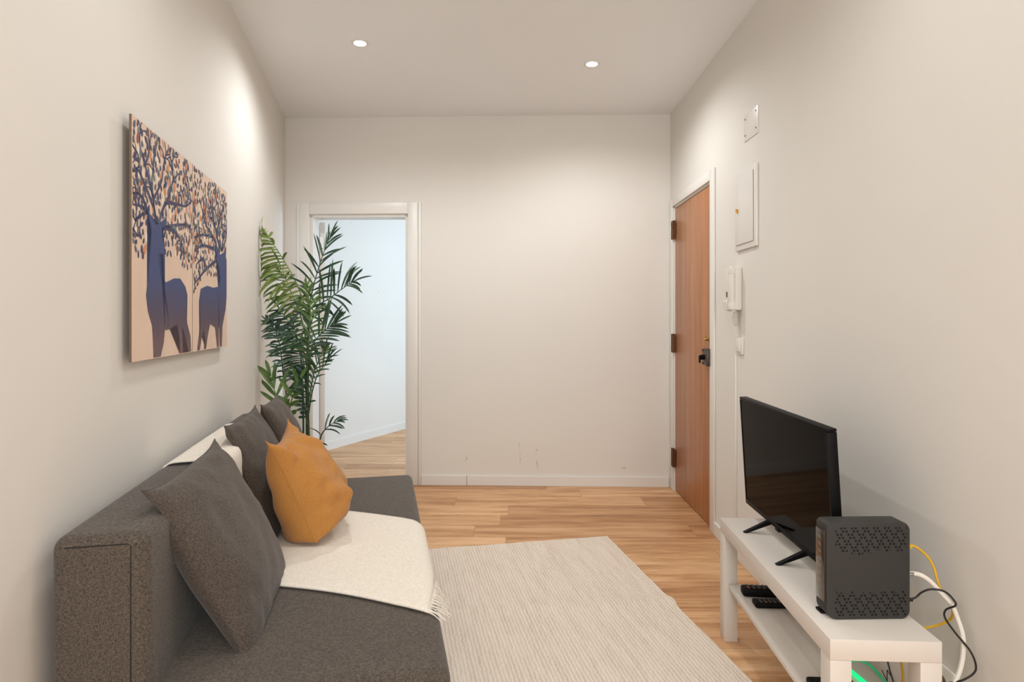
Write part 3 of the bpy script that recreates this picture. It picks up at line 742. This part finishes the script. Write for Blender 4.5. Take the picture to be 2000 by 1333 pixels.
def frond(path, n, L, W, mat, face=Vector((0, -1, 0)), start=0.25, droop=0.6, ang=(62, 25), sides=(1, 1), stem_r=0.005, seed=0, jit=0.16):
    rn = random.Random(seed); ps = spline(path, 10); N = len(ps)
    bm = NB(); tube(bm, path, stem_r, 6, 8, 0.0014)
    for i in range(n):
        t = start+(1-start)*i/(n-1); k = min(N-2, int(t*(N-1))); f = t*(N-1)-k
        p = ps[k].lerp(ps[k+1], min(f, 1)); tg = (ps[min(k+2, N-1)]-ps[max(k-1, 0)]).normalized()
        u = (t-start)/(1-start)
        ll = L*(0.55+0.9*u if u < 0.4 else (0.91+0.09-0.55*(u-0.4)/0.6))*rn.uniform(0.85, 1.12)
        a = math.radians(ang[0]+(ang[1]-ang[0])*u)
        s = tg.cross(face).normalized()
        for sg, on in ((1, sides[0]), (-1, sides[1])):
            if not on or rn.random() > on: continue
            d = tg*math.cos(a)+s*sg*math.sin(a)+face*rn.uniform(-0.45, 0.45)+Vector((rn.gauss(0, jit), rn.gauss(0, jit), rn.gauss(0, jit)*0.5))
            leaflet(bm, p, d, face+Vector((rn.gauss(0, .3), rn.gauss(0, .3), rn.gauss(0, .3))), ll*on, W*rn.uniform(0.8, 1.1), droop*rn.uniform(0.6, 1.4))
    leaflet(bm, ps[-1], ps[-1]-ps[-3], face, L*0.5, W*0.7, droop*0.6)
    # keep every leaflet on the room's side of the left wall (leaves press against it)
    for v in bm.verts:
        w = PALM+v.co; dist = (w.x-WL.x)*0.9774+w.y*0.2112
        if dist < 0.012: v.co += Vector((0.9774, 0.2112, 0))*(0.012-dist+random.random()*0.004)
        yb = 4.40-(PALM.y+v.co.y)
        if yb < 0.02: v.co.y += yb-0.02
    o = obj('frond', bm, ['leaf_dark', 'leaf_light', 'leaf_mid'][mat] if isinstance(mat, int) else mat, palm)
    return o
bm = NB(); tube(bm, [(0.01, 0, 0.24), q(601, 860), q(600, 780), q(601, 700), q(603, 620), q(603, 585)], 0.013, 10, 6, 0.006); obj('stem', bm, 'stem', palm)
bm = NB(); tube(bm, [(-0.03, 0.02, 0.24), q(592, 860, .02), q(592, 800, .02), q(588, 720, .02), q(590, 650, .02)], 0.007, 8, 6, 0.004); obj('stem', bm, 'stem', palm)
bm = NB(); tube(bm, [(-0.06, -0.02, 0.24), q(572, 830, -.02), q(560, 780, -.02), q(556, 720, -.02)], 0.005, 8, 6, 0.004); obj('stem', bm, 'stem', palm)
# tall frond leaning to the left wall, pale leaflets combed to the left
frond([q(603, 650), q(596, 600), q(575, 545, -.02), q(552, 505, -.03), q(530, 470, -.02), q(513, 446, 0)], 26, 0.28, 0.019, 1, start=0.22, droop=1.3, ang=(95, 20), sides=(0.25, 1), seed=1)
frond([q(601, 680, .03), q(588, 620, .03), q(566, 565, .03), q(548, 520, .03)], 24, 0.25, 0.015, 2, start=0.10, droop=1.0, ang=(95, 45), sides=(0.35, 1), seed=2)
# upright frond in the middle
frond([q(603, 640), q(606, 590), q(616, 545), q(630, 500), q(645, 462)], 15, 0.21, 0.013, 0, start=0.12, droop=0.55, ang=(58, 20), sides=(1, 1), seed=3)
# right-hand frond arching out over the doorway
frond([q(605, 640), q(618, 602), q(645, 582), q(672, 562), q(688, 552)], 15, 0.25, 0.014, 0, start=0.14, droop=1.0, ang=(75, 26), sides=(0.6, 1), seed=4)
frond([q(603, 720, -.03), q(612, 672, -.04), q(636, 645, -.04), q(655, 632, -.04)], 12, 0.21, 0.014, 0, start=0.2, droop=0.4, ang=(60, 20), sides=(0.8, 1), seed=5)
# dark fronds to the left in the middle of the plant
frond([q(594, 740, .02), q(586, 690, 0), q(570, 640, -.02), q(548, 606, -.02)], 20, 0.20, 0.015, 0, start=0.05, droop=0.5, ang=(98, 50), sides=(0.5, 1), seed=6)
frond([q(556, 760, -.02), q(550, 700, -.03), q(541, 655, -.03), q(522, 628, -.02)], 18, 0.10, 0.013, 0, start=0.15, droop=0.7, ang=(80, 35), sides=(1, 1), seed=7)
frond([q(598, 770, .01), q(594, 715, -.01), q(585, 672, -.02), q(575, 640, -.02)], 18, 0.19, 0.016, 0, start=0.05, droop=0.55, ang=(100, 60), sides=(0.3, 1), seed=8)
frond([q(600, 700, -.02), q(604, 650, -.03), q(606, 605, -.03), q(600, 560, -.02)], 18, 0.13, 0.014, 2, start=0.05, droop=0.5, ang=(60, 25), sides=(1, 1), seed=14)
# lower right: thin arching leaflets
frond([q(602, 812), q(610, 765, -.01), q(622, 730, -.02), q(642, 704, -.03)], 15, 0.22, 0.010, 0, start=0.06, droop=0.95, ang=(55, 26), sides=(0.35, 1), seed=9)
frond([q(602, 790), q(612, 735), q(624, 700), q(632, 680)], 10, 0.15, 0.012, 2, start=0.3, droop=0.4, ang=(50, 20), sides=(0.8, 0.9), seed=10)
# lower left of the stem: overlapping dark leaves
frond([q(600, 830, -.01), q(594, 790, -.03), q(592, 750, -.04), q(590, 722, -.04)], 17, 0.085, 0.022, 0, start=0.15, droop=0.5, ang=(80, 40), sides=(0.45, 1), seed=11)
# short bright young frond above the cushion
frond([q(560, 850, -.08), q(549, 805, -.08), q(537, 765, -.08), q(528, 735, -.08)], 6, 0.20, 0.024, 2, start=0.3, droop=0.1, ang=(40, 15), sides=(1, 1), seed=12)
frond([q(565, 840, -.06), q(566, 800, -.06), q(575, 765, -.06), q(588, 738, -.06)], 6, 0.16, 0.026, 2, start=0.25, droop=0.3, ang=(50, 15), sides=(0.5, 1), seed=15)
# small frond beside the foot of the stem
frond([q(622, 880, -.05), q(628, 850, -.05), q(643, 832, -.05), q(658, 824, -.05)], 6, 0.14, 0.011, 0, start=0.15, droop=1.2, ang=(60, 15), sides=(0.8, 1), seed=13)

# ================================================================ fittings on the right wall
def onwall(name, label, cat, y, z): return thing(name, label, cat, (XR, y, z))
t = onwall('electrical_panel', 'white consumer unit cover with a small brass lock, right of the entry door', 'electrical panel', 2.943, 1.556)
bm = NB(); W_, H_ = 0.262, 0.388
bx(bm, (-0.006, 0, H_/2), (0.012, W_, H_), 0.003); obj('frame', bm, 'trim', t)
bm = NB(); bx(bm, (-0.0145, 0.004, H_/2), (0.005, W_-0.05, H_-0.055), 0.0015); pd = obj('panel_door', bm, 'trim', t)
bm = NB()
for z in (0.027, H_-0.027): bx(bm, (-0.0126, 0.004, z), (0.0012, W_-0.05, 0.0018))
for y in (-(W_-0.05)/2+0.003, (W_-0.05)/2+0.005): bx(bm, (-0.0126, y, H_/2), (0.0012, 0.0015, H_-0.055))
obj('gap_line', bm, 'bronze', t, False)
bm = NB(); cyl(bm, (-0.019, 0.085, 0.198), 0.010, 0.006, 'X', 20); bx(bm, (-0.024, 0.085, 0.198), (0.006, 0.007, 0.020), 0.001); obj('panel_lock', bm, 'brass', pd)
t = onwall('blank_cover_plate', 'small white blank plate held by four screws high above the electrical panel', 'cover plate', 2.892, 2.083)
bm = NB(); bx(bm, (-0.002, 0, 0.065), (0.004, 0.165, 0.130), 0.001); obj('plate', bm, 'trim', t)
for y, z in ((-0.062, 0.108), (-0.062, 0.028), (0.068, 0.108), (0.068, 0.028)):
    bm = NB(); cyl(bm, (-0.0045, y, z), 0.0042, 0.002, 'X', 12); obj('screw', bm, 'bronze', t)
# intercom handset
t = onwall('intercom_phone', 'white intercom handset hanging on the wall beneath the electrical panel', 'intercom', 3.053, 1.256)
bm = NB(); bx(bm, (-0.018, -0.0, 0.11), (0.036, 0.088, 0.215), 0.006, 3); obj('body', bm, 'white_plastic', t)
bm = NB(); bx(bm, (-0.046, -0.022, 0.112), (0.022, 0.040, 0.222), 0.007, 3); bx(bm, (-0.043, -0.022, 0.20), (0.03, 0.042, 0.04), 0.007, 3); bx(bm, (-0.043, -0.022, 0.022), (0.03, 0.042, 0.04), 0.007, 3)
hs = obj('handset', bm, 'white_plastic', t)
bm = NB(); bx(bm, (-0.045, 0.022, 0.115), (0.018, 0.040, 0.205), 0.006, 3); prism(bm, [(-0.036, -0.004), (-0.060, 0.004), (-0.066, 0.046), (-0.052, 0.055), (-0.036, 0.05)], 0.040, 'Y', 0.003); obj('cradle', bm, 'white_plastic', t)
bm = NB(); bx(bm, (-0.055, 0.018, 0.082), (0.004, 0.010, 0.028), 0.001); obj('call_button', bm, 'bronze', t)
bm = NB(); pts = []
for k in range(170):
    a = k/170; R = 0.013*(math.sin(PI*min(1, a*1.15+0.06))**0.4); z = -0.008-0.085*a; an = 2*PI*13*a
    pts.append((-0.022+R*math.cos(an), -0.012+R*math.sin(an)+0.006*math.sin(a*4), z))
tube(bm, [(-0.030, -0.020, 0.01), (-0.027, -0.018, 0.0)]+pts+[(-0.014, -0.004, -0.11), (-0.006, 0.004, -0.15)], 0.0030, 5, 0); obj('coiled_cord', bm, 'white_plastic', t)
t = onwall('light_switch', 'small white switch plate on the wall just below the intercom cord', 'switch', 3.025, 1.036)
bm = NB(); bx(bm, (-0.005, 0, 0.042), (0.010, 0.078, 0.082), 0.003); obj('plate', bm, 'white_plastic', t)
bm = NB(); bx(bm, (-0.013, 0.004, 0.043), (0.007, 0.045, 0.058), 0.002); obj('rocker', bm, 'white_plastic', t)
bm = NB(); bx(bm, (-0.004, 3.085, 0.072+0.482), (0.008, 0.012, 0.964), 0.002); cd_ = obj('cable_trunking', bm, 'trim'); cd_.location = (XR, 0, 0)
tag(cd_, 'thin white cable trunking running down the wall from the switch to the skirting', 'cable trunking')
t = onwall('wall_socket', 'white wall socket low behind the near end of the television bench', 'socket', 1.60, 0.205)
bm = NB(); bx(bm, (-0.005, 0, 0.045), (0.010, 0.09, 0.09), 0.003); obj('plate', bm, 'white_plastic', t)
bm = NB(); cyl(bm, (-0.0105, 0, 0.045), 0.021, 0.003, 'X', 24); obj('socket_well', bm, 'canvas_edge', t)

# ================================================================ television bench
BEN_A = math.atan2(0.0484, 1)                # turned a little from the wall
BO = Vector((0.756, 1.4355, 0))              # near front-left corner; local y along the bench, local x towards the wall
def bn(x, y, z=0): 
    c, s = math.cos(-BEN_A), math.sin(-BEN_A); return Vector((BO.x+c*x-s*y, BO.y+s*x+c*y, z))
bench = thing('tv_bench', 'white two-tier television bench standing along the right wall', 'tv bench', BO, -BEN_A)
BW, BLn = 0.258, 0.885
bm = NB(); bx(bm, (BW/2, BLn/2, 0.425), (BW, BLn, 0.05), 0.0015); obj('bench_top', bm, 'bench', bench)
for x in (0.025, BW-0.025):
    for y in (0.025, BLn-0.025):
        bm = NB(); bx(bm, (x, y, 0.2), (0.05, 0.05, 0.4), 0.0015); obj('leg', bm, 'bench', bench)
bm = NB(); bx(bm, (BW/2+0.002, BLn/2, 0.209), (BW-0.03, BLn-0.105, 0.018), 0.001); obj('shelf', bm, 'bench', bench)

# ---- television
TVA = math.radians(1.9)
tv = thing('television', 'black flat-screen television on two slim feet on the white bench', 'television', (0.912, 2.025, 0.45), -TVA)
tl = Matrix.Rotation(math.radians(-3.4), 4, 'Y')
def tvp(bm): bmesh.ops.transform(bm, matrix=Matrix.Translation((0, 0, 0.04)) @ tl, verts=bm.verts[:])
TW, THh = 0.705, 0.418
bm = NB(); b_ = 0.009
bx(bm, (0.012, 0, THh/2), (0.024, TW-2*b_, THh-2*b_))
bx(bm, (0.010, 0, THh-b_/2), (0.028, TW, b_), 0.002); bx(bm, (0.010, 0, 0.009), (0.028, TW, 0.018), 0.002)
for s in (-1, 1): bx(bm, (0.010, s*(TW/2-b_/2), THh/2), (0.028, b_, THh-0.02), 0.002)
tvp(bm); cas = obj('bezel', bm, 'black', tv)
bm = NB(); bx(bm, (-0.0008, 0, THh/2+0.004), (0.002, TW-2*b_+0.001, THh-0.026)); tvp(bm); obj('screen', bm, 'screen', tv, False)
bm = NB(); bx(bm, (0.042, 0, 0.16), (0.040, 0.50, 0.25), 0.014, 3); tvp(bm); obj('rear_housing', bm, 'black', tv)
bm = NB(); bx(bm, (-0.004, 0.07-0.03, 0.002), (0.010, 0.03, 0.010), 0.002); tvp(bm); obj('sensor', bm, 'black', tv)
for y in (0.13, -0.155):
    bm = NB()
    prism(bm, [(-0.090, 0.001), (-0.078, 0.001), (0.012, 0.034), (0.03, 0.030), (0.10, 0.001), (0.112, 0.001), (0.03, 0.046), (0.0, 0.046)], 0.016, 'Y', y-0.008)
    obj('foot', bm, 'black', tv)

# ---- router
ro = thing('router', 'dark grey upright router with a perforated face on the near end of the bench', 'router', (0.903, 1.530, 0.45), math.radians(1.5))
def rrect(w, h, rs, n=6):
    """rounded rectangle standing on z=0, radii (bl, br, tr, tl)"""
    pts = []
    for (cx, cz, r, a0) in ((-w/2, 0, rs[0], PI), (w/2, 0, rs[1], 1.5*PI), (w/2, h, rs[2], 0), (-w/2, h, rs[3], PI/2)):
        ox = cx+(r if cx < 0 else -r); oz = cz+(r if cz == 0 else -r)
        for k in range(n+1):
            a = a0+PI/2*k/n; pts.append((ox+r*math.cos(a), oz+r*math.sin(a)))
    return pts
bm = NB(); prism(bm, rrect(0.215, 0.246, (0.030, 0.022, 0.022, 0.014), 8), 0.052, 'Y', 0.0)
front = [f for f in bm.faces if len(f.verts) > 10]
bmesh.ops.bevel(bm, geom=list({e for f in front for e in f.edges}), offset=0.003, segments=2, profile=0.5, affect='EDGES')
obj('case', bm, 'router', ro)
bm = NB(); bx(bm, (-0.1085, 0.028, 0.132), (0.003, 0.040, 0.180), 0.001); st = obj('status_strip', bm, 'router_gloss', ro)
for k in range(8):
    bm = NB(); bx(bm, (-0.1104, 0.028, 0.203-k*0.0185), (0.0008, 0.010, 0.0022), rot=Matrix.Rotation(math.radians(35), 4, 'X')); obj('status_mark', bm, 'mark', st)
bm = NB(); bx(bm, (0.010, 0.034, 0.012), (0.14, 0.05, 0.024), 0.004); bx(bm, (-0.07, 0.046, 0.004), (0.07, 0.03, 0.007), 0.003); obj('stand', bm, 'black', ro)

# ---- remotes and set-top box on the shelf
SH = 0.2185
def remote(label, loc, rotz, L, W, T, grp, red):
    t = thing('remote_control', label, 'remote control', loc, rotz, grp)
    bm = NB(); bx(bm, (L/2, 0, T/2), (L, W, T), T*0.32, 3); bd = obj('body', bm, 'black', t)
    for i in range(8):
        for j in range(3):
            bm = NB(); bx(bm, (0.022+i*(L-0.04)/8, (j-1)*W*0.27, T+0.0006), (0.008, 0.006, 0.0025), 0.0008)
            obj('button', bm, 'rust_button' if (red and i == 0 and j == 0) else 'button', bd)
    return t
M['button'] = plain('rubber_button', (96, 88, 82), 0.6); M['rust_button'] = plain('red_button', (200, 60, 40), 0.5)
remote('black remote control farther from the router, behind the other remote', (0.828, 2.18, SH), math.radians(-6), 0.185, 0.044, 0.030, 'remote controls on the bench shelf', True)
remote('flatter black remote control lying in front of the thicker remote', (0.838, 2.095, SH), math.radians(-3), 0.165, 0.044, 0.018, 'remote controls on the bench shelf', False)
t = thing('set_top_box', 'small black box on the bench shelf near the front leg', 'set-top box', bn(0.094, 0.155, SH), -BEN_A)
bm = NB(); bx(bm, (0, 0, 0.011), (0.12, 0.12, 0.018), 0.006, 3); obj('case', bm, 'black', t)
for x in (-0.045, 0.045):
    bm = NB(); bx(bm, (x, 0, 0.0012), (0.015, 0.09, 0.0022)); obj('foot', bm, 'black', t, False)

# ---- cables from the router
def cpt(px, py, Y): return ((px-1000)*Y/1180, Y, 1.21-(py-625)*Y/1180)
def cable(name, label, pts, r, mat, plug=None, cat='cable'):
    t = thing(name, label, cat, pts[0])
    o0 = Vector(pts[0]); bm = NB(); tube(bm, [Vector(p)-o0 for p in pts], r, 8, 8); obj('wire', bm, mat, t)
    if plug:
        bm = NB(); bx(bm, Vector((plug[0]/2-0.006, 0, 0)), (plug[0], plug[1], plug[2]), 0.0015); obj('plug', bm, plug[3], t)
    return t
cable('network_cable', 'yellow network cable looping out of the top of the router', [(1.006, 1.555, 0.627), (1.035, 1.555, 0.627), (1.064, 1.55, 0.604), (1.078, 1.545, 0.577), (1.083, 1.54, 0.55), (1.094, 1.54, 0.518), (1.112, 1.54, 0.492), (1.124, 1.54, 0.465), (1.123, 1.55, 0.44), (1.105, 1.57, 0.415), (1.075, 1.60, 0.385), (1.070, 1.66, 0.30), (1.10, 1.70, 0.20), (1.10, 1.72, 0.07)], 0.0032, 'yellow', (0.028, 0.010, 0.010, 'yellow'))
cable('coaxial_cable', 'thick white cable curving from the router down behind the bench', [(1.006, 1.545, 0.560), (1.035, 1.545, 0.560), (1.060, 1.54, 0.548), (1.085, 1.53, 0.520), (1.106, 1.52, 0.492), (1.114, 1.51, 0.462), (1.119, 1.50, 0.425), (1.116, 1.495, 0.38), (1.103, 1.49, 0.34), (1.085, 1.49, 0.305), (1.067, 1.50, 0.27), (1.062, 1.53, 0.18), (1.07, 1.56, 0.09), (1.08, 1.58, 0.02)], 0.0055, 'white_cable', (0.026, 0.010, 0.010, 'steel'))
cable('power_cable', 'thin black power cable waving between the router and the wall', [(1.006, 1.545, 0.494), (1.030, 1.545, 0.498), (1.045, 1.54, 0.515), (1.062, 1.53, 0.527), (1.085, 1.515, 0.528), (1.100, 1.505, 0.512), (1.101, 1.50, 0.500), (1.088, 1.515, 0.482), (1.086, 1.515, 0.462), (1.101, 1.50, 0.432), (1.121, 1.48, 0.400), (1.128, 1.47, 0.372), (1.124, 1.47, 0.350), (1.100, 1.48, 0.325), (1.066, 1.51, 0.292), (1.055, 1.56, 0.20), (1.075, 1.60, 0.05)], 0.0024, 'black_cable', (0.024, 0.008, 0.008, 'black_cable'))
# ---- what shows between the near legs: a modem with a green lamp and tied cables
md_ = thing('fibre_modem', 'white modem with a glowing green light strip under the bench', 'modem', (1.045, 1.86, 0.0))
bm = NB(); bx(bm, (0.02, 0, 0.06), (0.05, 0.16, 0.11), 0.006, 3); bx(bm, (0.02, 0, 0.0035), (0.07, 0.12, 0.006), 0.002); obj('case', bm, 'white_plastic', md_)
bm = NB(); bx(bm, (-0.0062, 0, 0.085), (0.003, 0.14, 0.012), 0.001); obj('light_strip', bm, 'green_glow', md_)
cable('led_cord', 'glowing green light cord lying on the bench shelf behind the near legs', [(0.945, 1.74, SH+0.006), (0.952, 1.68, SH+0.006), (0.960, 1.62, SH+0.006), (0.964, 1.56, SH+0.006), (0.962, 1.52, SH+0.006)], 0.0055, 'green_glow', cat='light cord')
cable('looped_cable', 'pale green-lit cable arched over the bench shelf', [(0.955, 1.73, SH+0.005), (0.975, 1.71, SH+0.028), (0.995, 1.68, SH+0.030), (1.008, 1.63, SH+0.012), (1.004, 1.58, SH+0.005)], 0.004, 'green_cable')
tc_ = cable('tied_cable', 'black cable with twisted ties hanging under the bench top', [(0.985, 1.60, 0.399), (0.990, 1.60, 0.33), (0.995, 1.58, 0.27), (1.004, 1.55, SH+0.004), (1.010, 1.52, SH+0.004)], 0.0022, 'black_cable')
for (a, b, c_, d) in ((-0.012, -0.06, 0.010, -0.085), (0.010, -0.085, 0.008, -0.06), (0.008, -0.06, 0.022, -0.09), (-0.008, -0.115, 0.006, -0.145), (0.006, -0.145, 0.006, -0.115), (0.006, -0.115, 0.022, -0.14)):
    bm = NB(); tube(bm, [(a, -0.004, b), (c_, -0.004, d)], 0.0012, 5, 0); obj('cable_tie', bm, 'black_cable', tc_)
bpy.context.view_layer.update()
